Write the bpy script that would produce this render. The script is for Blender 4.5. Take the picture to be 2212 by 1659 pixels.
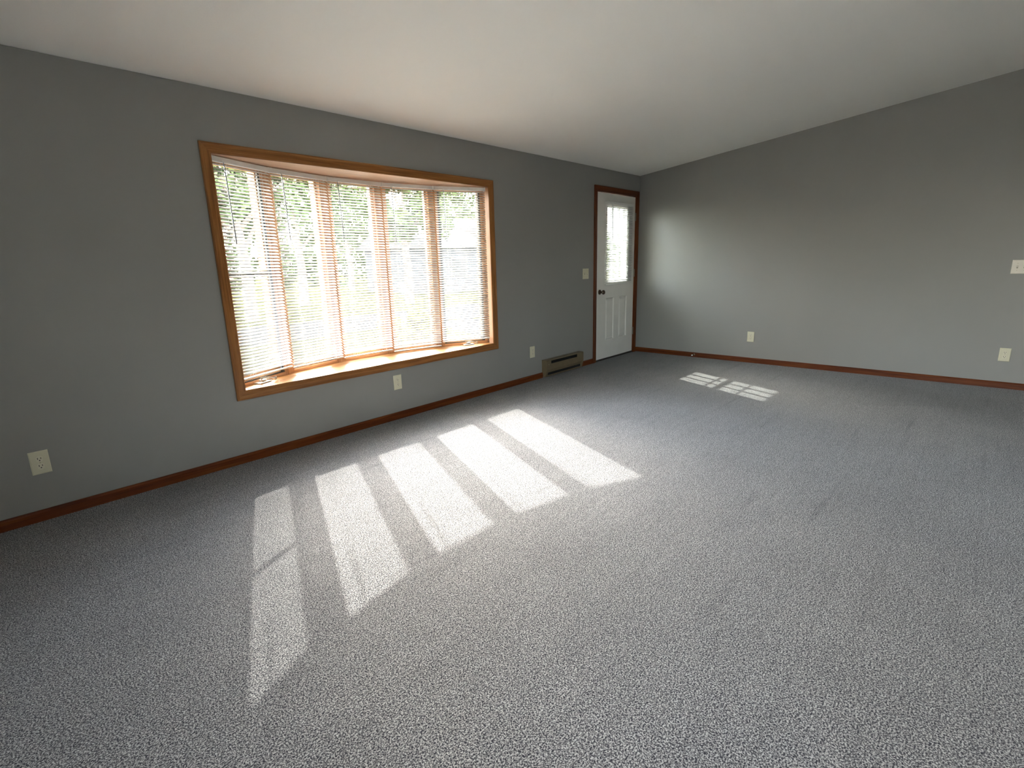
import bpy, bmesh, math, random
import numpy as np
from mathutils import Vector, Matrix

# ------------------------------------------------------------------ scene
for o in list(bpy.data.objects):
    bpy.data.objects.remove(o, do_unlink=True)
scene = bpy.context.scene
C = scene.collection
R = math.radians
random.seed(4)

# ------------------------------------------------------------------ camera
# world: window wall is y = 0, far side wall is x = 0, floor z = 0 (metres)
F_PX = 1125.06
yaw, pitch, roll = 0.8348, 0.2306, -0.0272
fw = Vector((math.sin(yaw)*math.cos(pitch), math.cos(yaw)*math.cos(pitch), -math.sin(pitch)))
rt = Vector((math.cos(yaw), -math.sin(yaw), 0))
up = rt.cross(fw)
r2 = math.cos(roll)*rt + math.sin(roll)*up
u2 = -math.sin(roll)*rt + math.cos(roll)*up
cd = bpy.data.cameras.new('camera')
cam = bpy.data.objects.new('camera', cd)
C.objects.link(cam)
cd.sensor_fit = 'HORIZONTAL'
cd.sensor_width = 36.0
cd.lens = F_PX/2212*36.0
cd.clip_start = 0.05
cd.clip_end = 400
m = Matrix((r2, u2, -fw)).transposed().to_4x4()
m.translation = Vector((-6.5482, -3.5643, 1.2699))
cam.matrix_world = m
scene.camera = cam

# ------------------------------------------------------------------ light
SUN_TO = Vector((0.425, 1.0, 0.812)).normalized()
SUN_STRENGTH = 1.6
SKY_STRENGTH = 2.1
EXPOSURE = 3.5

world = bpy.data.worlds.new('world')
scene.world = world
world.use_nodes = True
nt = world.node_tree
nt.nodes.clear()
wo = nt.nodes.new('ShaderNodeOutputWorld')
bg = nt.nodes.new('ShaderNodeBackground')
sky = nt.nodes.new('ShaderNodeTexSky')
sky.sky_type = 'NISHITA'
sky.sun_disc = False
sky.sun_elevation = math.asin(SUN_TO.z)
sky.sun_rotation = math.atan2(SUN_TO.x, SUN_TO.y)
sky.air_density = 1.0
sky.dust_density = 2.0
sky.ozone_density = 1.0
tcw = nt.nodes.new('ShaderNodeTexCoord')
cl = nt.nodes.new('ShaderNodeTexNoise')
cl.inputs['Scale'].default_value = 3.5
cl.inputs['Detail'].default_value = 6
nt.links.new(tcw.outputs['Generated'], cl.inputs['Vector'])
crw = nt.nodes.new('ShaderNodeValToRGB')
crw.color_ramp.elements[0].position = 0.38
crw.color_ramp.elements[0].color = (.6, .6, .6, 1)
crw.color_ramp.elements[1].position = 0.62
crw.color_ramp.elements[1].color = (1, 1, 1, 1)
nt.links.new(cl.outputs['Fac'], crw.inputs['Fac'])
mxw = nt.nodes.new('ShaderNodeMix')
mxw.data_type = 'RGBA'
nt.links.new(crw.outputs['Color'], mxw.inputs['Factor'])
nt.links.new(sky.outputs['Color'], mxw.inputs['A'])
mxw.inputs['B'].default_value = (1.6, 1.52, 1.40, 1)
nt.links.new(mxw.outputs['Result'], bg.inputs['Color'])
bg.inputs['Strength'].default_value = SKY_STRENGTH
nt.links.new(bg.outputs['Background'], wo.inputs['Surface'])

sd = bpy.data.lights.new('sun', 'SUN')
sd.energy = SUN_STRENGTH
sd.angle = R(0.53)
sd.color = (1.0, 0.95, 0.87)
sun = bpy.data.objects.new('sun', sd)
C.objects.link(sun)
sun.rotation_euler = SUN_TO.to_track_quat('Z', 'Y').to_euler()
sun.location = SUN_TO*40

vs = scene.view_settings
vs.view_transform = 'Standard'
vs.look = 'None'
vs.exposure = EXPOSURE
vs.gamma = 1.0
vs.use_curve_mapping = False


def portal(loc, w, h, rx=-90, ry=0):
    """sampling guide for daylight entering an opening (emits nothing itself)"""
    ld = bpy.data.lights.new('daylight_portal', 'AREA')
    ld.shape = 'RECTANGLE'
    ld.size, ld.size_y = w, h
    ld.cycles.is_portal = True
    o = bpy.data.objects.new('daylight_portal', ld)
    C.objects.link(o)
    o.location = loc
    o.rotation_euler = (R(rx), R(ry), 0)   # faces into the room
    return o


portal((-4.06, 0.62, 1.22), 2.6, 1.6)
portal((-0.565, 0.25, 1.05), 0.95, 2.05)
portal((-8.15, -4.75, 1.08), 2.2, 1.2, 0, -90)

# ------------------------------------------------------------------ materials
def new_mat(name):
    mt = bpy.data.materials.new(name)
    mt.use_nodes = True
    return mt, mt.node_tree, mt.node_tree.nodes['Principled BSDF']


def nodes_coord(nt, scale=(1, 1, 1), rot=(0, 0, 0), kind='Object'):
    tc = nt.nodes.new('ShaderNodeTexCoord')
    mp = nt.nodes.new('ShaderNodeMapping')
    mp.inputs['Scale'].default_value = scale
    mp.inputs['Rotation'].default_value = rot
    nt.links.new(tc.outputs[kind], mp.inputs['Vector'])
    return mp.outputs['Vector']


def noise(nt, vec, scale, detail=2, rough=.5, dist=0):
    n = nt.nodes.new('ShaderNodeTexNoise')
    n.inputs['Scale'].default_value = scale
    n.inputs['Detail'].default_value = detail
    n.inputs['Roughness'].default_value = rough
    n.inputs['Distortion'].default_value = dist
    nt.links.new(vec, n.inputs['Vector'])
    return n.outputs['Fac']


def ramp(nt, fac, stops):
    r = nt.nodes.new('ShaderNodeValToRGB')
    e = r.color_ramp.elements
    while len(e) < len(stops):
        e.new(.5)
    for k, (p, c) in enumerate(stops):
        e[k].position = p
        e[k].color = (*c, 1) if len(c) == 3 else c
    nt.links.new(fac, r.inputs['Fac'])
    return r.outputs['Color']


def bump(nt, bs, fac, strength, dist):
    b = nt.nodes.new('ShaderNodeBump')
    b.inputs['Strength'].default_value = strength
    b.inputs['Distance'].default_value = dist
    nt.links.new(fac, b.inputs['Height'])
    nt.links.new(b.outputs['Normal'], bs.inputs['Normal'])


def plain(name, col, rough=.5, metal=0, var=.04, vscale=20, bumpv=0, bscale=200, spec=.5):
    mt, nt, bs = new_mat(name)
    v = nodes_coord(nt)
    f = noise(nt, v, vscale, 3)
    lo = tuple(max(0, c*(1-var)) for c in col)
    hi = tuple(min(1, c*(1+var)) for c in col)
    nt.links.new(ramp(nt, f, [(.3, lo), (.7, hi)]), bs.inputs['Base Color'])
    bs.inputs['Roughness'].default_value = rough
    bs.inputs['Metallic'].default_value = metal
    bs.inputs['Specular IOR Level'].default_value = spec
    if bumpv:
        bump(nt, bs, noise(nt, v, bscale, 2), bumpv, .002)
    return mt


def oak(name, axis, dark, mid, light, rough=.32, spec=.4):
    """varnished oak with grain along axis 0/1/2"""
    mt, nt, bs = new_mat(name)
    sc = [26, 26, 26]
    sc[axis] = 1.3
    v = nodes_coord(nt, tuple(sc))
    f = noise(nt, v, 1.6, 6, .6, .6)
    sc2 = [140, 140, 140]
    sc2[axis] = 3
    v2 = nodes_coord(nt, tuple(sc2))
    f2 = noise(nt, v2, 1.0, 2, .5)
    c1 = ramp(nt, f, [(.3, dark), (.5, mid), (.72, light)])
    c2 = ramp(nt, f2, [(.36, (.62, .55, .5)), (.5, (1, 1, 1))])
    mx = nt.nodes.new('ShaderNodeMix')
    mx.data_type = 'RGBA'
    mx.blend_type = 'MULTIPLY'
    mx.inputs['Factor'].default_value = .55
    nt.links.new(c1, mx.inputs['A'])
    nt.links.new(c2, mx.inputs['B'])
    nt.links.new(mx.outputs['Result'], bs.inputs['Base Color'])
    bs.inputs['Roughness'].default_value = rough
    bs.inputs['Specular IOR Level'].default_value = spec
    bump(nt, bs, f2, .12, .0006)
    return mt


OD, OM, OL = (.19, .070, .014), (.28, .112, .027), (.37, .165, .048)
M = {}
for k, ax in (('x', 0), ('y', 1), ('z', 2)):
    M['oak_'+k] = oak('casing_oak_'+k, ax, OD, OM, OL)
    M['base_'+k] = oak('baseboard_oak_'+k, ax, (.070, .014, .002), (.115, .026, .004), (.17, .048, .008), .45, .25)
    M['pine_'+k] = oak('window_pine_'+k, ax, (.36, .17, .075), (.46, .24, .115), (.56, .32, .17), .4)
M['veneer'] = oak('head_board_veneer', 0, (.60, .40, .27), (.68, .47, .33), (.74, .54, .40), .5)
M['side'] = oak('side_jamb_veneer', 2, (.46, .27, .16), (.54, .33, .205), (.60, .39, .25), .5)
M['seat'] = oak('seat_board_oak', 0, (.27, .115, .036), (.35, .165, .055), (.42, .215, .08), .35)

mt, nt, bs = new_mat('grey_wall_paint')
v = nodes_coord(nt)
f = noise(nt, v, 1.2, 3)
nt.links.new(ramp(nt, f, [(.3, (.25, .243, .23)), (.7, (.268, .26, .245))]), bs.inputs['Base Color'])
bs.inputs['Roughness'].default_value = .44
bs.inputs['Specular IOR Level'].default_value = .5
bump(nt, bs, noise(nt, v, 160, 3), .18, .0012)
M['wall'] = mt

mt, nt, bs = new_mat('white_ceiling_paint')
v = nodes_coord(nt)
f = noise(nt, v, .9, 3)
nt.links.new(ramp(nt, f, [(.3, (.90, .885, .84)), (.7, (.92, .905, .86))]), bs.inputs['Base Color'])
bs.inputs['Roughness'].default_value = .8
bump(nt, bs, noise(nt, v, 90, 4), .25, .002)
M['ceiling'] = mt

# carpet: heathered dark blue-grey and pale grey yarn; darks also paint shade between tufts
mt, nt, bs = new_mat('heathered_grey_carpet')
v = nodes_coord(nt)
wob = nodes_coord(nt, (1, 1, 1), (0, 0, .5))
fine = noise(nt, v, 235, 1.5, .5, .6)
col = ramp(nt, fine, [(.37, (.015, .015, .027)), (.5, (.142, .141, .145)), (.61, (.455, .445, .44))])
big = noise(nt, wob, 1.7, 3, .6, .5)
tone = ramp(nt, big, [(.3, (.86, .86, .87)), (.7, (1, 1, 1))])
rows = noise(nt, nodes_coord(nt, (1.2, 24, 1), (0, 0, .12)), 1.0, 3, .6, .6)      # lay of the pile in rows
rtone = ramp(nt, rows, [(.26, (.74, .74, .76)), (.38, (.93, .93, .93)), (.65, (1, 1, 1))])
m0 = nt.nodes.new('ShaderNodeMix')
m0.data_type = 'RGBA'
m0.blend_type = 'MULTIPLY'
m0.inputs['Factor'].default_value = 1
nt.links.new(tone, m0.inputs['A'])
nt.links.new(rtone, m0.inputs['B'])
mx = nt.nodes.new('ShaderNodeMix')
mx.data_type = 'RGBA'
mx.blend_type = 'MULTIPLY'
mx.inputs['Factor'].default_value = 1
nt.links.new(col, mx.inputs['A'])
nt.links.new(m0.outputs['Result'], mx.inputs['B'])
nt.links.new(mx.outputs['Result'], bs.inputs['Base Color'])
bs.inputs['Roughness'].default_value = .95
bs.inputs['Specular IOR Level'].default_value = .1
bs.inputs['Sheen Weight'].default_value = .15
fb = noise(nt, nodes_coord(nt, (1, 1, 1), (0, 0, .3)), 220, 2, .6)
bump(nt, bs, fb, .6, .006)
M['carpet'] = mt

M['blind'] = plain('white_blind_enamel', (.76, .76, .73), .45, var=.02)
M['cord'] = plain('white_blind_cord', (.72, .72, .70), .8)
M['wand'] = plain('grey_clear_wand', (.22, .25, .29), .2, var=.05)
M['door'] = plain('white_door_paint', (.72, .70, .655), .4, var=.03, vscale=6, bumpv=.05)
M['plate'] = plain('almond_plastic_plate', (.62, .58, .43), .35, var=.02)
M['plate_white'] = plain('ivory_plastic_plate', (.68, .63, .54), .35, var=.02)
M['recept'] = plain('almond_receptacle', (.66, .62, .48), .35, var=.02)
M['slot'] = plain('dark_slot', (.03, .027, .022), .6)
M['groove'] = plain('toggle_groove', (.24, .215, .15), .6)
M['screw'] = plain('brass_screw', (.45, .40, .28), .35, .8)
M['heater'] = plain('taupe_heater_enamel', (.16, .118, .066), .42, .1, var=.05)
M['black'] = plain('black_heater_grille', (.008, .008, .009), .6)
M['bronze'] = plain('antique_bronze_knob', (.10, .07, .05), .28, .9, var=.15)
M['dark_frame'] = plain('dark_bronze_screen_frame', (.045, .045, .04), .45, .3)
M['champagne'] = plain('champagne_crank_metal', (.62, .60, .55), .3, .85)
M['steel'] = plain('hinge_steel', (.22, .19, .16), .4, .8)
M['rubber'] = plain('white_rubber_tip', (.75, .74, .72), .6)
M['threshold'] = plain('dark_threshold_metal', (.05, .04, .035), .5, .4)
M['storm'] = plain('storm_door_white', (.70, .70, .68), .45)
M['siding'] = plain('grey_siding', (.055, .057, .062), .9, var=.05, spec=.1)
M['roofing'] = plain('dark_shingle', (.04, .04, .04), .9, var=.2, vscale=8)
M['house_trim'] = plain('grey_house_trim', (.09, .09, .092), .8, spec=.1)
M['trim_white'] = plain('white_exterior_trim', (.75, .75, .73), .6)
M['bark'] = plain('grey_bark', (.16, .12, .09), .9, var=.3, vscale=12, bumpv=.5, bscale=30)
M['asphalt'] = plain('street_asphalt', (.034, .035, .038), 1, var=.1, vscale=3, spec=0)
M['pavement'] = plain('grey_pavement', (.10, .10, .10), 1, var=.08, vscale=3, spec=0)
M['concrete'] = plain('pale_bounce_concrete', (.56, .535, .49), .9, var=.06, vscale=3)  # only for the added slab that bounces light


def glass_mat(name, tint):
    mt = bpy.data.materials.new(name)
    mt.use_nodes = True
    nt = mt.node_tree
    nt.nodes.clear()
    out = nt.nodes.new('ShaderNodeOutputMaterial')
    tr = nt.nodes.new('ShaderNodeBsdfTransparent')
    tr.inputs['Color'].default_value = (*tint, 1)
    gl = nt.nodes.new('ShaderNodeBsdfGlossy')
    gl.inputs['Roughness'].default_value = .02
    lw = nt.nodes.new('ShaderNodeLayerWeight')
    pw = nt.nodes.new('ShaderNodeMath')
    pw.operation = 'POWER'
    pw.inputs[1].default_value = 4
    nt.links.new(lw.outputs['Facing'], pw.inputs[0])
    fr = nt.nodes.new('ShaderNodeMath')
    fr.operation = 'MULTIPLY_ADD'
    fr.inputs[1].default_value = .6
    fr.inputs[2].default_value = .03
    nt.links.new(pw.outputs[0], fr.inputs[0])
    mx = nt.nodes.new('ShaderNodeMixShader')
    nt.links.new(fr.outputs[0], mx.inputs[0])
    nt.links.new(tr.outputs[0], mx.inputs[1])
    nt.links.new(gl.outputs[0], mx.inputs[2])
    nt.links.new(mx.outputs[0], out.inputs['Surface'])
    return mt


M['glass'] = glass_mat('window_glass', (.94, .96, .95))
# insect screen: fine mesh, part open, part dark wire
mt = bpy.data.materials.new('insect_mesh')
mt.use_nodes = True
nt = mt.node_tree
nt.nodes.clear()
out = nt.nodes.new('ShaderNodeOutputMaterial')
tr = nt.nodes.new('ShaderNodeBsdfTransparent')
df = nt.nodes.new('ShaderNodeBsdfDiffuse')
df.inputs['Color'].default_value = (.08, .08, .085, 1)
mx = nt.nodes.new('ShaderNodeMixShader')
mx.inputs[0].default_value = .22
nt.links.new(tr.outputs[0], mx.inputs[1])
nt.links.new(df.outputs[0], mx.inputs[2])
nt.links.new(mx.outputs[0], out.inputs['Surface'])
M['mesh'] = mt


def leaf_mat(name, a, b):
    mt, nt, bs = new_mat(name)
    v = nodes_coord(nt)
    f = noise(nt, v, 1.8, 4)
    nt.links.new(ramp(nt, f, [(.3, a), (.7, b)]), bs.inputs['Base Color'])
    bs.inputs['Roughness'].default_value = .6
    bs.inputs['Specular IOR Level'].default_value = .1
    return mt


M['leaf'] = leaf_mat('tree_leaves', (.022, .036, .010), (.055, .075, .022))
M['leaf2'] = leaf_mat('yellow_green_leaves', (.15, .16, .025), (.24, .24, .045))
mt, nt, bs = new_mat('lawn_grass')
v = nodes_coord(nt)
f = noise(nt, v, 2.2, 6, .7)
nt.links.new(ramp(nt, f, [(.3, (.026, .029, .009)), (.7, (.044, .046, .017))]), bs.inputs['Base Color'])
bs.inputs['Roughness'].default_value = 1
bs.inputs['Specular IOR Level'].default_value = 0
bump(nt, bs, noise(nt, v, 30, 4), .6, .03)
M['lawn'] = mt

# ------------------------------------------------------------------ mesh helpers
class MB:
    def __init__(self):
        self.v, self.f, self.mi = [], [], []
        self.m = 0

    def quad(self, *pts):
        n = len(self.v)
        self.v += [tuple(p) for p in pts]
        self.f.append(tuple(range(n, n+len(pts))))
        self.mi.append(self.m)
        return self

    def box(self, x0, x1, y0, y1, z0, z1, b=0.0):
        if b <= 0:
            n = len(self.v)
            self.v += [(x, y, z) for z in (z0, z1) for y in (y0, y1) for x in (x0, x1)]
            for q in ((0, 2, 3, 1), (4, 5, 7, 6), (0, 1, 5, 4), (1, 3, 7, 5), (3, 2, 6, 7), (2, 0, 4, 6)):
                self.f.append(tuple(n+i for i in q))
                self.mi.append(self.m)
        else:
            bm = bmesh.new()
            bmesh.ops.create_cube(bm, size=1)
            for w in bm.verts:
                w.co = Vector(((x0+x1)/2+w.co.x*(x1-x0), (y0+y1)/2+w.co.y*(y1-y0), (z0+z1)/2+w.co.z*(z1-z0)))
            bmesh.ops.bevel(bm, geom=bm.edges[:], offset=b, segments=2, profile=.5, affect='EDGES')
            self.add_bm(bm)
        return self

    def add_bm(self, bm, mat=None):
        n = len(self.v)
        bm.verts.index_update()
        for w in bm.verts:
            c = mat @ w.co if mat else w.co
            self.v.append(tuple(c))
        for fc in bm.faces:
            self.f.append(tuple(n+w.index for w in fc.verts))
            self.mi.append(self.m)
        bm.free()

    def prism(self, poly, z0, z1):
        """poly: list of (x, y) counter-clockwise, extruded in z"""
        n, k = len(self.v), len(poly)
        self.v += [(x, y, z0) for x, y in poly] + [(x, y, z1) for x, y in poly]
        self.f.append(tuple(n+i for i in reversed(range(k))))
        self.f.append(tuple(n+k+i for i in range(k)))
        for i in range(k):
            j = (i+1) % k
            self.f.append((n+i, n+j, n+k+j, n+k+i))
        self.mi += [self.m]*(k+2)
        return self

    def tube(self, pts, r, seg=8, cap=True):
        """round bar through points; r a number or a list"""
        pts = [Vector(p) for p in pts]
        rs = r if isinstance(r, (list, tuple)) else [r]*len(pts)
        n = len(self.v)
        ref = None
        for i, p in enumerate(pts):
            d = (pts[min(i+1, len(pts)-1)] - pts[max(i-1, 0)]).normalized()
            if ref is None:
                ref = Vector((0, 0, 1)) if abs(d.z) < .9 else Vector((1, 0, 0))
            a = (ref - d*ref.dot(d)).normalized()
            ref = a
            b = d.cross(a)
            for s in range(seg):
                t = 2*math.pi*s/seg
                self.v.append(tuple(p + (a*math.cos(t)+b*math.sin(t))*rs[i]))
        for i in range(len(pts)-1):
            for s in range(seg):
                t = (s+1) % seg
                self.f.append((n+i*seg+s, n+i*seg+t, n+(i+1)*seg+t, n+(i+1)*seg+s))
                self.mi.append(self.m)
        if cap:
            self.f.append(tuple(n+s for s in reversed(range(seg))))
            e = n+(len(pts)-1)*seg
            self.f.append(tuple(e+s for s in range(seg)))
            self.mi += [self.m]*2
        return self

    def mesh(self, name, mats, smooth=False):
        me = bpy.data.meshes.new(name)
        me.from_pydata(self.v, [], self.f)
        if not isinstance(mats, (list, tuple)):
            mats = [mats]
        for q in mats:
            me.materials.append(q)
        me.polygons.foreach_set('material_index', self.mi)
        bm = bmesh.new()
        bm.from_mesh(me)
        bmesh.ops.recalc_face_normals(bm, faces=bm.faces[:])
        bm.to_mesh(me)
        bm.free()
        if smooth:
            me.polygons.foreach_set('use_smooth', [True]*len(me.polygons))
            try:
                me.set_sharp_from_angle(angle=R(35))
            except Exception:
                pass
        me.update()
        return me

    def build(self, name, mats, parent=None, loc=(0, 0, 0), rz=0, smooth=False):
        return link(name, self.mesh(name, mats, smooth), parent, loc, rz)


def link(name, me, parent=None, loc=(0, 0, 0), rz=0):
    o = bpy.data.objects.new(name, me)
    C.objects.link(o)
    o.parent = parent
    o.location = loc
    o.rotation_euler = (0, 0, rz)
    return o


def empty(name, loc, rz=0):
    o = bpy.data.objects.new(name, None)
    o.empty_display_size = .05
    C.objects.link(o)
    o.location = loc
    o.rotation_euler = (0, 0, rz)
    return o


def tag(o, label=None, cat=None, group=None, kind=None):
    if label:
        o['label'] = label
    if cat:
        o['category'] = cat
    if group:
        o['group'] = group
    if kind:
        o['kind'] = kind
    return o


def struct(o, label, cat):
    return tag(o, label, cat, kind='structure')


# ------------------------------------------------------------------ room shell
H0, SL = 2.317, 0.1192               # ceiling height at window wall, rise per metre into the room
XL, YB = -7.9, -5.7                  # unseen left and back walls
ceil_z = lambda y: H0 - SL*y

WX0, WX1, WZ0, WZ1 = -5.25, -2.87, 0.488, 1.952     # bow window opening
DX0, DX1, DZ1 = -1.048, -0.082, 2.072               # door opening (rough, filled by jamb)
T = 0.16


def holed_wall(mb, xs, zs, holes, y0, y1):
    """wall in the xz plane with rectangular holes, y0 inside face, y1 outside face"""
    def inside(x, z):
        return any(a < x < b and c < z < d for a, b, c, d in holes)
    nx, nz = len(xs)-1, len(zs)-1
    solid = [[not inside((xs[i]+xs[i+1])/2, (zs[j]+zs[j+1])/2) for j in range(nz)] for i in range(nx)]
    for i in range(nx):
        for j in range(nz):
            if not solid[i][j]:
                continue
            a, b, c, d = xs[i], xs[i+1], zs[j], zs[j+1]
            mb.quad((a, y0, c), (b, y0, c), (b, y0, d), (a, y0, d))
            mb.quad((a, y1, c), (a, y1, d), (b, y1, d), (b, y1, c))
            for di, dj, e in ((-1, 0, ((a, c), (a, d))), (1, 0, ((b, c), (b, d))), (0, -1, ((a, c), (b, c))), (0, 1, ((a, d), (b, d)))):
                ii, jj = i+di, j+dj
                if not (0 <= ii < nx and 0 <= jj < nz) or not solid[ii][jj]:
                    (p, q), (r, s) = e
                    mb.quad((p, y0, q), (r, y0, s), (r, y1, s), (p, y1, q))


mb = MB()
holed_wall(mb, [XL-T, WX0-.03, WX1+.03, DX0, DX1, T], [-.1, 0, WZ0-.04, WZ1+.04, DZ1, H0-.002],
           [(WX0-.03, WX1+.03, WZ0-.04, WZ1+.04), (DX0, DX1, 0, DZ1)], 0, T)
struct(mb.build('wall_front', M['wall']), 'grey painted wall holding the bow window and white door', 'wall')

mb = MB()
mb.prism([(0, 0), (YB, 0), (YB, ceil_z(YB)), (0, H0)], 0, T)
mb.v = [(z, x, y) for x, y, z in mb.v]
struct(mb.build('wall_right', M['wall']), 'grey painted side wall with sloping top beyond the white door', 'wall')
PX0, PX1, PZ0, PZ1 = -5.1, -4.1, .03, 2.10          # glazed door added in the unseen left wall for fill light (along y)
mb = MB()
holed_wall(mb, [YB-T, PX0, PX1, T], [-.1, PZ0, PZ1, H0-.01], [(PX0, PX1, PZ0, PZ1)], XL, XL-T)
mb.v = [(y, x, z) for x, y, z in mb.v]
n_ = MB()
n_.prism([(T, H0-.01), (YB-T, H0-.01), (YB-T, ceil_z(YB-T)), (T, ceil_z(T))], XL-T, XL)
n_.v = [(z, x, y) for x, y, z in n_.v]
k_ = len(mb.v)
mb.v += n_.v
mb.f += [tuple(k_+i for i in f) for f in n_.f]
mb.mi += n_.mi
struct(mb.build('wall_left', M['wall']), 'grey painted side wall left of the viewpoint', 'wall')
mb = MB()
mb.box(XL-T, T, YB-T, YB, -.1, ceil_z(YB))
struct(mb.build('wall_back', M['wall']), 'grey painted wall behind the viewpoint', 'wall')

mb = MB()
mb.prism([(.55, ceil_z(.55)+.02), (YB-T, ceil_z(YB-T)), (YB-T, ceil_z(YB-T)+.2), (.55, ceil_z(.55)+.22)][::-1], XL-T, T)
mb.v = [(z, x, y) for x, y, z in mb.v]
# flat start so that the slab meets the wall top exactly
mb.v = [(x, y, (ceil_z(y) if z < ceil_z(y)+.1 else z)) for x, y, z in mb.v]
struct(mb.build('ceiling', M['ceiling']), 'white sloped ceiling rising away from the window wall', 'ceiling')

mb = MB()
mb.box(XL-T, T, YB-T, 0, -.1, 0)
struct(mb.build('floor', M['carpet']), 'wall to wall grey heathered carpet with sunlit patches', 'floor')

fill_door = empty('fill_door_2', (XL, (PX0+PX1)/2, PZ0), R(-90))
struct(fill_door, 'added glazed door left of the viewpoint that lets in fill daylight', 'door')
pw_, ph_ = PX1-PX0, PZ1-PZ0
mb = MB()
for a, b, c_, d in ((-pw_/2, -pw_/2+.06, 0, ph_), (pw_/2-.06, pw_/2, 0, ph_), (-pw_/2+.06, pw_/2-.06, 0, .06), (-pw_/2+.06, pw_/2-.06, ph_-.06, ph_),
                    (-.035, .035, .06, ph_-.06)):
    mb.box(a, b, -T+.02, -.01, c_, d)
mb.build('fill_door_frame', M['trim_white'], fill_door)
for a, b in ((-pw_/2+.06, -.035), (.035, pw_/2-.06)):
    mb = MB()
    mb.box(a, b, -T/2-.003, -T/2+.003, .06, ph_-.06)
    mb.build('pane', M['glass'], fill_door)

# baseboards: small profile with eased top
BBH, BBT = .06, .013


def bb_profile(along0, along1, axis, sgn):
    prof = [(0, 0), (BBT, 0), (BBT, BBH-.012), (BBT*.75, BBH-.005), (BBT*.4, BBH), (0, BBH)]
    mb = MB()
    mb.prism(prof, along0, along1)
    if axis == 'x':      # runs along x on wall y=0, thickness to -y
        mb.v = [(z, -x, y) for x, y, z in mb.v]
    else:                # runs along y on wall x=0
        mb.v = [(-x, z, y) for x, y, z in mb.v]
    return mb


HX0, HX1 = -2.11, -1.40
o = bb_profile(XL, HX0, 'x', -1).build('baseboard_front', M['base_x'])
struct(o, 'dark oak baseboard under the bow window', 'baseboard')
o = bb_profile(HX1, -1.091, 'x', -1).build('baseboard_front', M['base_x'])
struct(o, 'short dark oak baseboard between heater and white door', 'baseboard')
o = bb_profile(YB, -.001, 'y', -1).build('baseboard_right', M['base_y'])
struct(o, 'dark oak baseboard along the side wall beyond the door', 'baseboard')


# ------------------------------------------------------------------ mitred casing
def casing_frame(parent, x0, x1, z0, z1, w, sides, mats, y=0.0, name='casing'):
    """mitred casing round the opening x0..x1, z0..z1; profile: thin inner edge, thicker back band"""
    prof = [(0, 0), (0, .009), (.006, .012), (.016, .0125), (.022, .015), (w-.014, .0165), (w-.008, .019), (w-.002, .018), (w, .015), (w, 0)]
    for s in sides:
        mb = MB()
        rings = []
        for end in (0, 1):
            ring = []
            for a, h in prof:
                if s == 'L':
                    zz = z0 - a if (end == 0 and 'B' in sides) else (z0 if end == 0 else z1 + a)
                    ring.append((x0-a, y-h, zz))
                elif s == 'R':
                    zz = z0 - a if (end == 0 and 'B' in sides) else (z0 if end == 0 else z1 + a)
                    ring.append((x1+a, y-h, zz))
                elif s == 'T':
                    ring.append(((x0-a) if end == 0 else (x1+a), y-h, z1+a))
                else:
                    ring.append(((x0-a) if end == 0 else (x1+a), y-h, z0-a))
            rings.append(ring)
        n = len(prof)
        mb.v = rings[0]+rings[1]
        for i in range(n):
            j = (i+1) % n
            mb.f.append((i, j, n+j, n+i))
        mb.f.append(tuple(range(n)))
        mb.f.append(tuple(range(2*n-1, n-1, -1)))
        mb.mi = [0]*len(mb.f)
        L = parent.location
        mb.v = [(a-L.x, b-L.y, c-L.z) for a, b, c in mb.v]
        mb.build(name, mats[0] if s in 'TB' else mats[1], parent)


# ------------------------------------------------------------------ bow window
LU = .4976
ANG = [R(24), R(12), 0, R(-12), R(-24)]
V = [Vector((WX0, .04))]
for a in ANG:
    V.append(V[-1] + LU*Vector((math.cos(a), math.sin(a))))

win = empty('window_1', (-4.06, 0, WZ0))
struct(win, 'oak trimmed bow window of five tall panes', 'window')


def wl(mb, L=Vector((-4.06, 0, WZ0))):
    mb.v = [(x-L.x, y-L.y, z-L.z) for x, y, z in mb.v]
    return mb


casing_frame(win, WX0+.006, WX1-.006, WZ0+.001, WZ1-.004, .062, 'LRTB', (M['oak_x'], M['oak_z']))

DEP = .16     # depth of units behind the blind line


def offs(d):
    """bow polyline moved outwards by d"""
    out = []
    for i, p in enumerate(V):
        if i == 0:
            a = ANG[0]
        elif i == 5:
            a = ANG[4]
        else:
            a = (ANG[i-1]+ANG[i])/2
        k = 1.0 if i in (0, 5) else 1/math.cos((ANG[i-1]-ANG[i])/2)
        out.append(p + Vector((-math.sin(a), math.cos(a)))*d*k)
    return out


outer = offs(DEP)
poly = [(WX0-.03, .0005), (WX1+.03, .0005), (WX1+.03, .15)] + [(p.x, p.y) for p in reversed(outer)] + [(WX0-.03, .15)]
# clip so that boards do not poke out sideways through the wall
mb = MB(); mb.prism(poly, WZ1, WZ1+.039)
wl(mb).build('head_board', M['veneer'], win)
mb = MB(); mb.prism(poly, WZ0-.039, WZ0)
wl(mb).build('seat_board', M['seat'], win)
# side jambs
mb = MB(); mb.prism([(WX0-.029, 0.001), (WX0, 0.001), (WX0, .05), (outer[0].x, outer[0].y), (outer[0].x-.03, outer[0].y-.02), (WX0-.029, .10)], WZ0, WZ1)
wl(mb).build('side_jamb', M['side'], win)
mb = MB(); mb.prism([(WX1, 0.001), (WX1+.029, 0.001), (WX1+.029, .10), (outer[5].x+.03, outer[5].y-.02), (outer[5].x, outer[5].y), (WX1, .05)], WZ0, WZ1)
wl(mb).build('side_jamb', M['side'], win)
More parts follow.
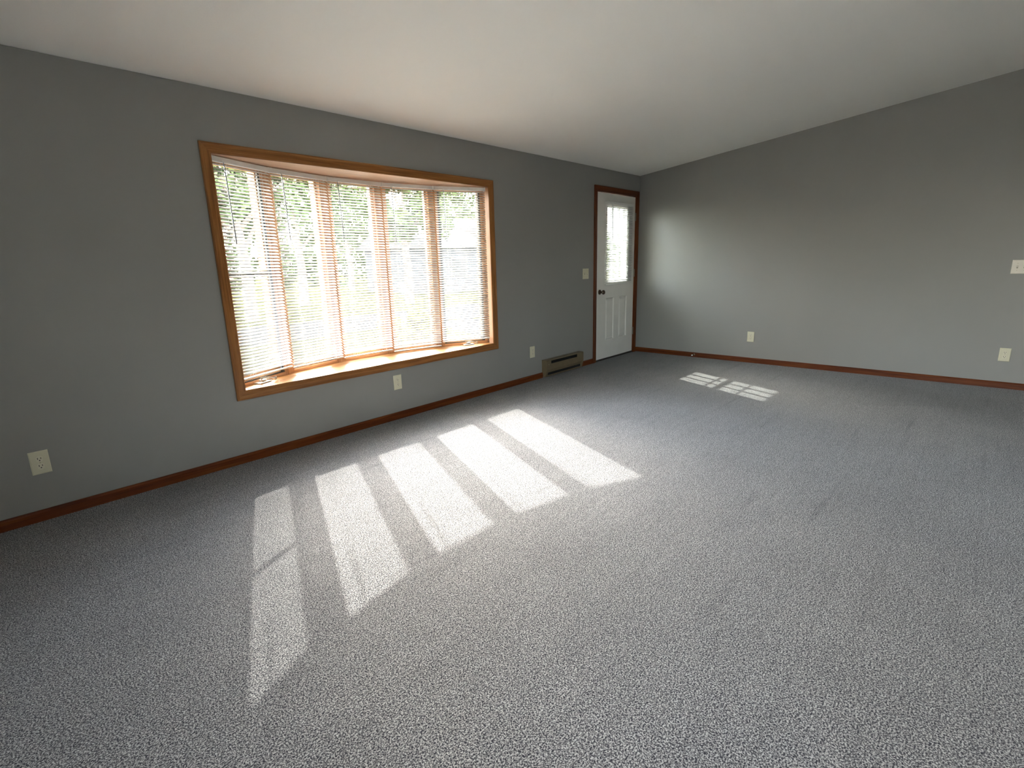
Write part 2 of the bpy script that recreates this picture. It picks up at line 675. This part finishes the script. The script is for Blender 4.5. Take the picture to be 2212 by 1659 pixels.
# roof and skirt of the bow outside
big = [(WX0-.12, T), (WX1+.12, T)] + [(p.x, p.y) for p in reversed(offs(DEP+.06))]
mb = MB(); mb.prism(big, WZ1+.039, WZ1+.15)
wl(mb).build('bow_roof', M['trim_white'], win)
mb = MB(); mb.prism(big, WZ0-.20, WZ0-.039)
wl(mb).build('bow_skirt', M['trim_white'], win)

# posts between the units
for i in range(1, 5):
    a = (ANG[i-1]+ANG[i])/2
    mb = MB()
    mb.box(-.017, .017, .034, DEP, WZ0, WZ1, 0)
    o = mb.mesh('mullion_post', M['pine_z'])
    me = o
    me.transform(Matrix.Translation((0, 0, -WZ0)))
    link('mullion_post', me, win, (V[i].x+4.06, V[i].y, 0), a)

for i in range(5):
    c = (V[i]+V[i+1])/2
    a = ANG[i]
    lx, ly = c.x+4.06, c.y
    hw = LU/2-.012
    jw = .028
    h = WZ1-WZ0
    mb = MB()
    mb.box(-hw, -hw+jw, .040, DEP-.01, 0, h)
    mb.box(hw-jw, hw, .040, DEP-.01, 0, h)
    fr = mb.build('window_frame', M['pine_z'], win, (lx, ly, 0), a)
    mb = MB()
    mb.box(-hw+jw, hw-jw, .040, DEP-.01, h-.012, h)
    mb.box(-hw+jw, hw-jw, .040, DEP-.01, 0, .024)
    mb.box(-hw+jw, hw-jw, .040, .060, h-.046, h-.012)      # head stop on the room side
    mb.build('frame_rail', M['pine_x'], fr)
    # sash
    sx = hw-jw-.002
    st = .026
    z0, z1 = .026, h-.013
    mb = MB()
    mb.box(-sx, -sx+st, .064, .092, z0, z1, .003)
    mb.box(sx-st, sx, .064, .092, z0, z1, .003)
    mb.build('sash_stile', M['pine_z'], fr)
    mb = MB()
    mb.box(-sx+st, sx-st, .064, .092, z0, z0+.045, .003)
    mb.box(-sx+st, sx-st, .064, .092, z1-.015, z1, .003)
    mb.build('sash_rail', M['pine_x'], fr)
    mb = MB()
    mb.box(-sx+st, sx-st, .077, .081, z0+.045, z1-.015)
    mb.build('pane', M['glass'], fr)
    if i in (0, 4):
        mb = MB()
        y0, y1 = .044, .060
        sw = .020
        mb.box(-sx, -sx+sw, y0, y1, z0, z1)
        mb.box(sx-sw, sx, y0, y1, z0, z1)
        mb.box(-sx+sw, sx-sw, y0, y1, z0, z0+.006)
        mb.box(-sx+sw, sx-sw, y0, y1, z1-sw, z1)
        if i == 0:
            mb.box(-sx+sw, sx-sw, y0+.002, y1-.002, .74, .765)
        mb.build('screen_frame', M['dark_frame'], fr)
        if i == 0:
            mb = MB()
            mb.quad((-sx+sw, .052, z0+sw), (sx-sw, .052, z0+sw), (sx-sw, .052, z1-sw), (-sx+sw, .052, z1-sw))
            mb.build('insect_screen', M['mesh'], fr)
        # folding crank on the seat board
        s = -1 if i == 0 else 1
        mb = MB()
        mb.box(-.055, .055, -.030, .030, 0.001, .010, .004)
        mb.box(-.022, .022, -.016, .020, .010, .026, .006)
        mb.tube([(-.01, -.002, .024), (-.03, -.014, .038), (-.005, -.03, .040), (.05, -.044, .026), (.072, -.046, .018)], [.007, .007, .006, .005, .005], 8)
        mb.tube([(.072, -.046, .010), (.072, -.046, .034)], [.009, .008], 10)
        cx = -.045 if i == 0 else .02
        mb.v = [(x+cx, y+.012, z) for x, y, z in mb.v]
        mb.build('crank_handle', M['champagne'], fr, smooth=True)

# ------------------------------------------------------------------ mini blinds
def slat_mesh(width, depth, tilt, name='slat'):
    """crowned strip; tilt > 0 drops the room-side edge"""
    n = 4
    th = .00035
    mb = MB()
    top, bot = [], []
    for k in range(n+1):
        u = (k/n-.5)*depth
        w = .0016*(1-(2*k/n-1)**2)
        for lst, dz in ((top, th), (bot, -th)):
            yy, zz = u, w+dz
            lst.append((yy*math.cos(tilt)-zz*math.sin(tilt), yy*math.sin(tilt)+zz*math.cos(tilt)))
    ring = top+bot[::-1]
    mb.v = [(-width/2, y, z) for y, z in ring]+[(width/2, y, z) for y, z in ring]
    k = len(ring)
    for i in range(k):
        j = (i+1) % k
        mb.f.append((i, j, k+j, k+i))
    mb.f.append(tuple(range(k)))
    mb.f.append(tuple(range(2*k-1, k-1, -1)))
    mb.mi = [0]*len(mb.f)
    me = mb.mesh(name, M['blind'])
    for p in me.polygons:
        p.use_smooth = len(p.vertices) == 4
    return me


TILT = R(30)


def make_blind(name, loc, rz, width, zb, zt, pitch, label, group, wand_x, wand_len, cords, sdep=.025, tilt=TILT, slat_me=None, lift=()):
    """zb/zt: heights of bottom and top; origin at bottom centre"""
    root = empty(name, (loc[0], loc[1], zb), rz)
    tag(root, label, 'blind', group)
    h = zt-zb
    hr = .030
    mb = MB()
    mb.box(-width/2, width/2, -.015, .015, h-hr, h, .003)
    hd = mb.build('headrail', M['blind'], root)
    for s in (-1, 1):
        mb = MB()
        mb.box(min(s*(width/2-.012), s*(width/2+.0015)), max(s*(width/2-.012), s*(width/2+.0015)), -.0175, .017, h-hr-.002, h+.001, .002)
        mb.build('end_bracket', M['blind'], hd)
    mb = MB()
    mb.box(-width/2+.004, width/2-.004, -.012, .012, 0, .011, .004)
    mb.build('bottom_rail', M['blind'], root, smooth=True)
    me = slat_me or slat_mesh(width-.006, sdep, tilt)
    z = h-hr-.014
    while z > .020:
        link('slat', me, root, (0, 0, z))
        z -= pitch
    for cx in cords:
        mb = MB()
        for yy in (-sdep*.5-.0004, sdep*.5+.0004):
            mb.tube([(cx, yy, .006), (cx, yy, h-hr+.002)], .0010, 4, False)
        mb.build('ladder_cord', M['cord'], root)
    for cx in lift:
        mb = MB()
        mb.tube([(cx, -.0145, .006), (cx, -.0145, h-hr+.002)], .0010, 4, False)
        mb.build('lift_cord', M['cord'], root)
    mb = MB()
    mb.tube([(wand_x, -.020, h-hr+.006), (wand_x+.002, -.024, h-hr-.03), (wand_x+.010, -.027, h-hr-wand_len)], [.0030, .0036, .0036], 6)
    w = mb.build('tilt_wand', M['wand'], root)
    mb = MB()
    mb.tube([(wand_x, -.014, h-hr+.008), (wand_x, -.021, h-hr+.008), (wand_x, -.021, h-hr-.012)], .003, 6)
    mb.build('wand_hook', M['cord'], w)
    return root


BL = ['white mini blind over the leftmost bow window pane',
      'white mini blind second from the left in the bow window',
      'white mini blind over the middle pane of the bow window',
      'white mini blind second from the right in the bow window',
      'white mini blind over the rightmost bow window pane']
BOT = [.545, .532, .522, .502, .535]
bw = .487
sm = slat_mesh(bw-.006, .025, TILT)
for i in range(5):
    c = (V[i]+V[i+1])/2
    make_blind('mini_blind', (c.x, c.y), ANG[i], bw, BOT[i], WZ1-.006, .0213, BL[i], 'mini blinds of the bow window',
               -.155 if i == 0 else -.165, .49 if i == 0 else .46, (-.145, .142), slat_me=sm, lift=(-.128, .162))

# ------------------------------------------------------------------ entry door
door = empty('door_1', (-.565, 0, 0))
struct(door, 'white entry door with blind covered glass and two lower panels', 'door')
DL = Vector((-.565, 0, 0))


def dl(mb):
    return wl(mb, DL)


casing_frame(door, -1.029, -.101, 0, 2.056, .062, 'LRT', (M['base_x'], M['base_z']))
# jamb lining
mb = MB()
mb.box(DX0, -1.026, 0.0005, T, 0, DZ1)
mb.box(-.104, DX1, 0.0005, T, 0, DZ1)
dl(mb).build('door_jamb', M['base_z'], door)
mb = MB()
mb.box(-1.026, -.104, 0.0005, T, 2.054, DZ1)
dl(mb).build('head_jamb', M['base_x'], door)
mb = MB()
mb.box(-1.026, -.104, -.004, T+.02, 0.0, .016, .003)
dl(mb).build('threshold', M['threshold'], door)

# slab with glass opening and two moulded panels
sx0, sx1, sz0, sz1 = -1.022, -.108, .022, 2.044
sy0, sy1 = .004, .048
lx0, lx1, lz0, lz1 = -.815, -.315, 1.0, 1.905     # hole for the glass insert
pn = [(-.800, -.600, .250, .795), (-.478, -.278, .250, .795)]
xs = sorted({sx0, sx1, lx0, lx1, pn[0][0], pn[0][1], pn[1][0], pn[1][1]})
zs = sorted({sz0, sz1, lz0, lz1, .250, .795})
mb = MB()


def in_hole(x, z):
    return lx0 < x < lx1 and lz0 < z < lz1


def in_panel(x, z):
    return any(a < x < b and c < z < d for a, b, c, d in pn)


for i in range(len(xs)-1):
    for j in range(len(zs)-1):
        a, b, c_, d = xs[i], xs[i+1], zs[j], zs[j+1]
        mx_, mz_ = (a+b)/2, (c_+d)/2
        if in_hole(mx_, mz_):
            continue
        if not in_panel(mx_, mz_):
            mb.quad((a, sy0, c_), (b, sy0, c_), (b, sy0, d), (a, sy0, d))
        mb.quad((a, sy1, c_), (a, sy1, d), (b, sy1, d), (b, sy1, c_))
for (p, q, r, s) in ((sx0, sz0, sx1, sz0), (sx1, sz0, sx1, sz1), (sx1, sz1, sx0, sz1), (sx0, sz1, sx0, sz0),
                     (lx0, lz0, lx1, lz0), (lx1, lz0, lx1, lz1), (lx1, lz1, lx0, lz1), (lx0, lz1, lx0, lz0)):
    mb.quad((p, sy0, q), (r, sy0, s), (r, sy1, s), (p, sy1, q))
dl(mb).build('door_slab', M['door'], door)
# panels: cove down, then raised field
for (a, b, c_, d) in pn:
    mb = MB()
    prev = None
    for off, yy in ((0, sy0), (.004, sy0-.003), (.010, sy0+.001), (.018, sy0+.009), (.024, sy0+.009), (.040, sy0+.003)):
        ring = [(a+off, yy, c_+off), (b-off, yy, c_+off), (b-off, yy, d-off), (a+off, yy, d-off)]
        if prev:
            for k in range(4):
                mb.quad(prev[k], prev[(k+1) % 4], ring[(k+1) % 4], ring[k])
        prev = ring
    mb.quad(*prev)
    dl(mb).build('door_panel', M['door'], door)
# glass insert: moulded frame, muntins, pane
mb = MB()
for y0, y1 in ((-.010, sy0+.001), (sy1-.001, .060)):
    fx0, fx1, fz0, fz1 = -.842, -.288, .968, 1.932
    w = .042
    mb.box(fx0, fx0+w, y0, y1, fz0, fz1, .004)
    mb.box(fx1-w, fx1, y0, y1, fz0, fz1, .004)
    mb.box(fx0+w, fx1-w, y0, y1, fz0, fz0+w, .004)
    mb.box(fx0+w, fx1-w, y0, y1, fz1-w, fz1, .004)
lf = dl(mb).build('lite_frame', M['door'], door)
gx0, gx1, gz0, gz1 = -.800, -.330, 1.010, 1.890
mb = MB()
mb.box(lx0, lx1, .022, .027, lz0, lz1)
dl(mb).build('pane', M['glass'], lf)
for k in (1, 2):
    mb = MB()
    x = gx0+(gx1-gx0)*k/3
    mb.box(x-.011, x+.011, .010, .039, gz0, gz1)
    dl(mb).build('muntin', M['door'], lf)
    mb = MB()
    z = gz0+(gz1-gz0)*k/3
    mb.box(gx0, gx1, .014, .035, z-.004, z+.004)
    dl(mb).build('muntin', M['door'], lf)
# knob
mb = MB()
kx, kz = -.945, .872
prof = [(.031, .004), (.031, -.003), (.026, -.009), (.013, -.013), (.011, -.030), (.018, -.038), (.027, -.047), (.028, -.056), (.023, -.065), (.010, -.069), (.0, -.0695)]
seg = 20
for (r, yy) in prof:
    for s in range(seg):
        t = 2*math.pi*s/seg
        mb.v.append((kx+r*math.cos(t), yy, kz+r*math.sin(t)))
for i in range(len(prof)-1):
    for s in range(seg):
        t = (s+1) % seg
        mb.f.append((i*seg+s, i*seg+t, (i+1)*seg+t, (i+1)*seg+s))
        mb.mi.append(0)
tag(dl(mb).build('door_knob', M['bronze'], door, smooth=True), 'antique bronze door knob')
# hinges
for z in (.30, 1.08, 1.80):
    mb = MB()
    mb.tube([(-.104, -.004, z-.05), (-.104, -.004, z+.05)], .0065, 10)
    mb.box(-.112, -.100, .000, .004, z-.05, z+.05)
    dl(mb).build('hinge', M['steel'], door, smooth=True)
# storm door beyond the slab
mb = MB()
y0, y1 = .118, .146
mb.box(-1.026, -.935, y0, y1, .016, 2.054)
mb.box(-.195, -.104, y0, y1, .016, 2.054)
mb.box(-.935, -.195, y0, y1, .016, .30)
mb.box(-.935, -.195, y0, y1, 1.98, 2.054)
mb.box(-.935, -.195, y0+.006, y1-.006, 1.47, 1.515)
sdr = dl(mb).build('storm_door', M['storm'], door)
mb = MB()
mb.box(-.935, -.195, .130, .134, .30, 1.47)
mb.box(-.935, -.195, .130, .134, 1.515, 1.98)
dl(mb).build('storm_pane', M['glass'], sdr)

make_blind('mini_blind', (-.552, -.030), 0, .640, .955, 1.948, .0213, 'narrow white mini blind hanging on the entry door glass',
           None, -.215, .40, (-.20, .20), tilt=R(30))

# ------------------------------------------------------------------ outlets and switches
def plate_mesh(w, h):
    mb = MB()
    t = .006
    e = .004
    mb.v = [(-w/2, 0, -h/2), (w/2, 0, -h/2), (w/2, 0, h/2), (-w/2, 0, h/2),
            (-w/2, -.003, -h/2), (w/2, -.003, -h/2), (w/2, -.003, h/2), (-w/2, -.003, h/2),
            (-w/2+e, -t, -h/2+e), (w/2-e, -t, -h/2+e), (w/2-e, -t, h/2-e), (-w/2+e, -t, h/2-e)]
    for k in range(4):
        j = (k+1) % 4
        mb.f += [(k, j, 4+j, 4+k), (4+k, 4+j, 8+j, 8+k)]
    mb.f += [(8, 9, 10, 11), (3, 2, 1, 0)]
    mb.mi = [0]*len(mb.f)
    return mb


def disc(mb, cx, cz, r, y0, y1, seg=16, sx=1.0):
    n = len(mb.v)
    for y in (y0, y1):
        for s in range(seg):
            t = 2*math.pi*s/seg
            x = max(-sx*r, min(sx*r, r*math.cos(t)))
            mb.v.append((cx+x, y, cz+r*math.sin(t)))
    for s in range(seg):
        t = (s+1) % seg
        mb.f.append((n+s, n+t, n+seg+t, n+seg+s))
    mb.f += [tuple(n+seg+s for s in range(seg)), tuple(n+s for s in reversed(range(seg)))]
    mb.mi += [0]*(seg+2)


def make_outlet(loc, rz, label, pm='plate'):
    root = empty('wall_outlet', loc, rz)
    tag(root, label, 'outlet', 'duplex wall outlets')
    plate_mesh(.079, .123).build('cover_plate', M[pm], root)
    for s in (1, -1):
        mb = MB()
        disc(mb, 0, s*.0195, .0170, -.004, -.0082, 20, .82)
        rc = mb.build('receptacle', M['recept'], root)
        mb = MB()
        z = s*.0195
        mb.box(-.0080, -.0052, -.0086, -.0075, z-.001, z+.0085)
        mb.box(.0050, .0078, -.0086, -.0075, z, z+.0080)
        disc(mb, 0, z-.0075, .0030, -.0075, -.0086, 10)
        mb.build('slots', M['slot'], rc)
    mb = MB()
    disc(mb, 0, 0, .0035, -.005, -.0075, 12)
    mb.build('screw', M['screw'], root)
    return root


OZ = .314
make_outlet((-6.305, 0, OZ), 0, 'almond wall outlet at the far left, low left of the bow window')
make_outlet((-4.039, 0, OZ), 0, 'almond wall outlet directly below the bow window')
make_outlet((-2.273, 0, OZ), 0, 'almond wall outlet just above and left of the heater')
make_outlet((0, -1.531, OZ), R(-90), 'almond wall outlet on the side wall, nearer the white door')
make_outlet((0, -3.775, OZ), R(-90), 'almond wall outlet on the side wall at far right under the switch')


def make_switch(loc, rz, label, mat):
    root = empty('light_switch', loc, rz)
    tag(root, label, 'light switch', 'double toggle switches')
    plate_mesh(.121, .121).build('cover_plate', M[mat], root)
    for x in (-.023, .023):
        mb = MB()
        mb.box(x-.0052, x+.0052, -.0068, -.0055, -.0125, .0125)
        mb.build('toggle_slot', M['groove'], root)
        mb = MB()
        mb.v = [(x-.0045, -.004, -.006), (x+.0045, -.004, -.006), (x+.0045, -.004, .008), (x-.0045, -.004, .008),
                (x-.0038, -.017, .004), (x+.0038, -.017, .004), (x+.0038, -.015, .012), (x-.0038, -.015, .012)]
        mb.f = [(3, 2, 1, 0), (4, 5, 6, 7), (0, 1, 5, 4), (1, 2, 6, 5), (2, 3, 7, 6), (3, 0, 4, 7)]
        mb.mi = [0]*6
        mb.build('toggle', M[mat], root)
        for z in (.030, -.030):
            mb = MB()
            disc(mb, x, z, .003, -.005, -.0073, 10)
            mb.build('screw', M['screw'], root)
    return root


make_switch((-1.260, 0, 1.107), 0, 'almond double light switch beside the white door', 'plate')
make_switch((0, -3.770, 1.106), R(-90), 'ivory double light switch on the side wall at right edge', 'plate_white')

# ------------------------------------------------------------------ baseboard heater
ht = empty('baseboard_heater', ((HX0+HX1)/2, 0, 0))
tag(ht, 'brown metal baseboard heater on the wall left of the white door', 'heater')
HL = Vector(((HX0+HX1)/2, 0, 0))
HD, HH = .072, .200
x0, x1 = HX0+.030, HX1-.004      # front panel between end caps
# end caps
for a, b in ((HX0, HX0+.03), (HX1-.03, HX1)):
    mb = MB()
    prof = [(0, .012), (HD-.022, .012), (HD, .090), (HD, HH-.012), (HD-.008, HH), (0, HH)]
    mb.prism([(y, z) for y, z in prof], a, b)
    mb.v = [(z, -x, y) for x, y, z in mb.v]
    wl(mb, HL).build('end_cap', M['heater'], ht)
# top hood
mb = MB()
mb.prism([(0, HH-.006), (HD-.012, HH-.006), (HD-.006, HH-.012), (HD-.003, HH-.012), (HD-.007, HH-.001), (0, HH-.001)], HX0+.03, HX1-.03)
mb.v = [(z, -x, y) for x, y, z in mb.v]
wl(mb, HL).build('top_hood', M['heater'], ht)
# front panel with grille slot
mb = MB()
sa, sb, s0, s1 = -2.028, -1.523, .154, .187
fx0, fx1 = HX0+.03, HX1-.03
for a, b, c_, d in ((fx0, fx1, .088, s0), (fx0, sa, s0, s1), (sb, fx1, s0, s1), (fx0, fx1, s1, .190)):
    mb.box(a, b, -HD+.004, -HD+.010, c_, d)
wl(mb, HL).build('front_panel', M['heater'], ht)
mb = MB()
mb.box(fx0, fx1, -HD+.026, -.004, .019, HH-.010)
wl(mb, HL).build('heating_core', M['black'], ht)
mb = MB()
mb.prism([(HD-.010, .088), (HD-.0045, .088), (HD-.018, .056), (HD-.023, .056)][::-1], fx0, fx1)
mb.v = [(z, -x, y) for x, y, z in mb.v]
wl(mb, HL).build('deflector', M['heater'], ht)
for k in range(3):
    mb = MB()
    z = s0+.006+k*.009
    mb.box(sa, sb, -HD+.006, -HD+.013, z, z+.0018)
    wl(mb, HL).build('grille_bar', M['black'], ht)
mb = MB()
mb.prism([(.004, .012), (HD-.018, .012), (HD-.014, .028), (HD-.019, .028), (HD-.023, .018), (.004, .018)], fx0, fx1)
mb.v = [(z, -x, y) for x, y, z in mb.v]
wl(mb, HL).build('bottom_lip', M['heater'], ht)
mb = MB()
disc(mb, HX0+.038, .150, .004, -HD+.004, -HD, 10)
wl(mb, HL).build('screw', M['screw'], ht)

# ------------------------------------------------------------------ door stop
ds = empty('door_stop', (-BBT, -.853, .034))
tag(ds, 'small white tipped door stop on the side wall baseboard', 'door stop')
mb = MB(); mb.tube([(0, 0, 0), (-.006, 0, 0)], [.011, .009], 12)
mb.build('base', M['screw'], ds)
mb = MB()
pts = []
for k in range(81):
    t = k/80
    pts.append((-.006-.055*t, .0055*math.cos(t*10*2*math.pi), .0055*math.sin(t*10*2*math.pi)))
mb.tube(pts, .0013, 5)
mb.build('spring', M['bronze'], ds, smooth=True)
mb = MB(); mb.tube([(-.058, 0, 0), (-.063, 0, 0), (-.075, 0, 0), (-.078, 0, 0)], [.007, .0085, .0085, .006], 12)
mb.build('rubber_tip', M['rubber'], ds, smooth=True)

# ------------------------------------------------------------------ outdoors
mb = MB()
mb.box(-70, 70, -70, 110, -.75, -.55)
tag(mb.build('lawn', M['lawn']), 'front lawn outside the windows', 'lawn', kind='structure')
mb = MB()
mb.prism([(-60, 10.5), (60, 8.5), (60, 12.5), (-60, 14.5)], -.56, -.535)
tag(mb.build('street', M['asphalt']), 'grey street beyond the front lawn', 'street', kind='structure')
mb = MB()
mb.box(-14, 4.5, .25, 5.0, -.56, -.535)
tag(mb.build('front_pavement', M['pavement']), 'grey concrete pavement right outside the bow window', 'pavement', kind='structure')
mb = MB()
mb.prism([(2.3, 5.0), (4.0, 5.0), (5.6, 9.2), (4.0, 9.3)], -.56, -.54)
tag(mb.build('walkway', M['asphalt']), 'grey walk from the front pavement to the street', 'walk', kind='structure')


mb = MB()
mb.box(-18, XL-T-.01, -12, 1, -.56, -.53)
tag(mb.build('bounce_patio', M['concrete']), 'unseen pale concrete slab added to bounce sunlight indoors', 'bounce_patio', kind='structure')  # slab added out of view, pale so it throws sun onto the ceiling


def leaf_cloud(rng, centres, n, size):
    """n small folded leaves scattered in blobs: numpy arrays of verts and faces"""
    P, Fc = [], []
    cs = np.array([c[:3] for c in centres])
    rs = np.array([c[3] for c in centres])
    w = rs**2
    idx = rng.choice(len(cs), n, p=w/w.sum())
    d = rng.normal(size=(n, 3))
    d /= np.linalg.norm(d, axis=1)[:, None]
    rad = rs[idx]*(.45+.55*rng.random(n)**.5)
    c = cs[idx]+d*rad[:, None]*np.array([1, 1, .85])
    a = rng.normal(size=(n, 3)); a /= np.linalg.norm(a, axis=1)[:, None]
    b = np.cross(a, rng.normal(size=(n, 3))); b /= np.linalg.norm(b, axis=1)[:, None]
    s = size*(.6+.8*rng.random(n))[:, None]
    v = np.stack([c-a*s, c+b*s*.5, c+a*s, c-b*s*.5], 1).reshape(-1, 3)
    f = np.arange(n*4).reshape(n, 4)
    return v, f


def foliage(name, rng, centres, n, size, mat, parent):
    v, f = leaf_cloud(rng, centres, n, size)
    me = bpy.data.meshes.new(name)
    me.from_pydata(v.tolist(), [], f.tolist())
    me.materials.append(mat)
    me.update()
    o = link(name, me, parent)
    o['kind'] = 'stuff'
    return o


rng = np.random.default_rng(7)
TREES = [
    # x, y, height, crown radius, n leaves, label
    (1.2, 16.0, 8.0, 2.6, 5200, 'leafy tree seen through the leftmost blind'),
    (6.0, 21.5, 8.5, 2.7, 5600, 'leafy tree seen through the second blind from the left'),
    (16.3, 34.0, 9.0, 3.2, 4600, 'leafy tree seen through the middle blind'),
    (9.0, 17.0, 7.5, 2.2, 5200, 'leafy tree seen through the second blind from the right'),
    (27.8, 33.3, 11.0, 3.6, 5000, 'distant leafy tree behind the grey house'),
]
for x, y, hh, cr, n, lab in TREES:
    t = empty('leafy_tree', (x, y, -.55))
    tag(t, lab, 'tree', 'trees across the street')
    mb = MB()
    tr = hh*.42
    mb.tube([(0, 0, 0), (.05, .02, tr*.5), (-.06, .05, tr), (.1, 0, hh*.8)], [.24, .19, .15, .05], 9)
    for k in range(5):
        an = k*2.4+rng.random()
        z0 = tr*(.7+.12*k)
        mb.tube([(0, 0, z0), (math.cos(an)*cr*.35, math.sin(an)*cr*.35, z0+hh*.12), (math.cos(an)*cr*.65, math.sin(an)*cr*.65, z0+hh*.2)], [.09, .06, .025], 6)
    mb.build('trunk', M['bark'], t, smooth=True)
    cs = []
    for k in range(16):
        an = rng.random()*6.28
        q = rng.random()**.5*cr*.75
        zz = hh*(.42+.5*rng.random())
        q *= 1-.5*max(0, (zz/hh-.65)/.35)
        cs.append((math.cos(an)*q, math.sin(an)*q, zz, cr*(.30+.16*rng.random())))
    foliage('crown', rng, cs, n, .16, M['leaf'], t)

far = [(x, 46+rng.normal()*1.6, .6+3.2*rng.random(), 1.6+1.0*rng.random()) for x in np.arange(-25, 78, 1.1)]
o = foliage('far_tree_line', rng, far, 16000, .32, M['leaf'], None)
tag(o, 'dense far line of trees beyond the street', 'trees', kind='stuff')

for x, y, r, lab in ((.85, 6.9, .36, 'round yellow green shrub seen low through the second blind from the right'),
                     (1.78, 7.1, .36, 'round yellow green shrub beside the right mullion of the bow window')):
    t = empty('round_shrub', (x, y, -.55))
    tag(t, lab, 'shrub', 'shrubs on the front lawn')
    mb = MB()
    for k in range(5):
        an = k*1.26
        mb.tube([(0, 0, 0), (math.cos(an)*.12, math.sin(an)*.12, r*.8), (math.cos(an)*.2, math.sin(an)*.2, r*1.4)], [.02, .014, .006], 5)
    mb.build('stems', M['bark'], t)
    cs = [(rng.normal()*.10, rng.normal()*.10, r*(.75+.9*rng.random()), r*.62) for k in range(8)]
    foliage('crown', rng, cs, 2200, .04, M['leaf2'], t)

# neighbouring house across the street, right of the view
hs = empty('neighbour_house', (20.2, 25.0, -.55))
tag(hs, 'grey sided house across the street seen through the right blinds', 'house')
mb = MB(); mb.box(-6, 6, -3.5, 3.5, 0, 2.9)
mb.build('walls', M['siding'], hs)
mb = MB()
mb.prism([(-4.1, 2.8), (4.1, 2.8), (0, 4.9)], -6.4, 6.4)
mb.v = [(z, x, y) for x, y, z in mb.v]
mb.build('roof', M['roofing'], hs)
for x in (-3.8, -.4, 3.2):
    mb = MB(); mb.box(x-.7, x+.7, -3.56, -3.48, .9, 2.2)
    w = mb.build('window_surround', M['house_trim'], hs)
    mb = MB(); mb.box(x-.6, x+.6, -3.58, -3.55, 1.0, 2.1)
    mb.build('pane', M['black'], w)
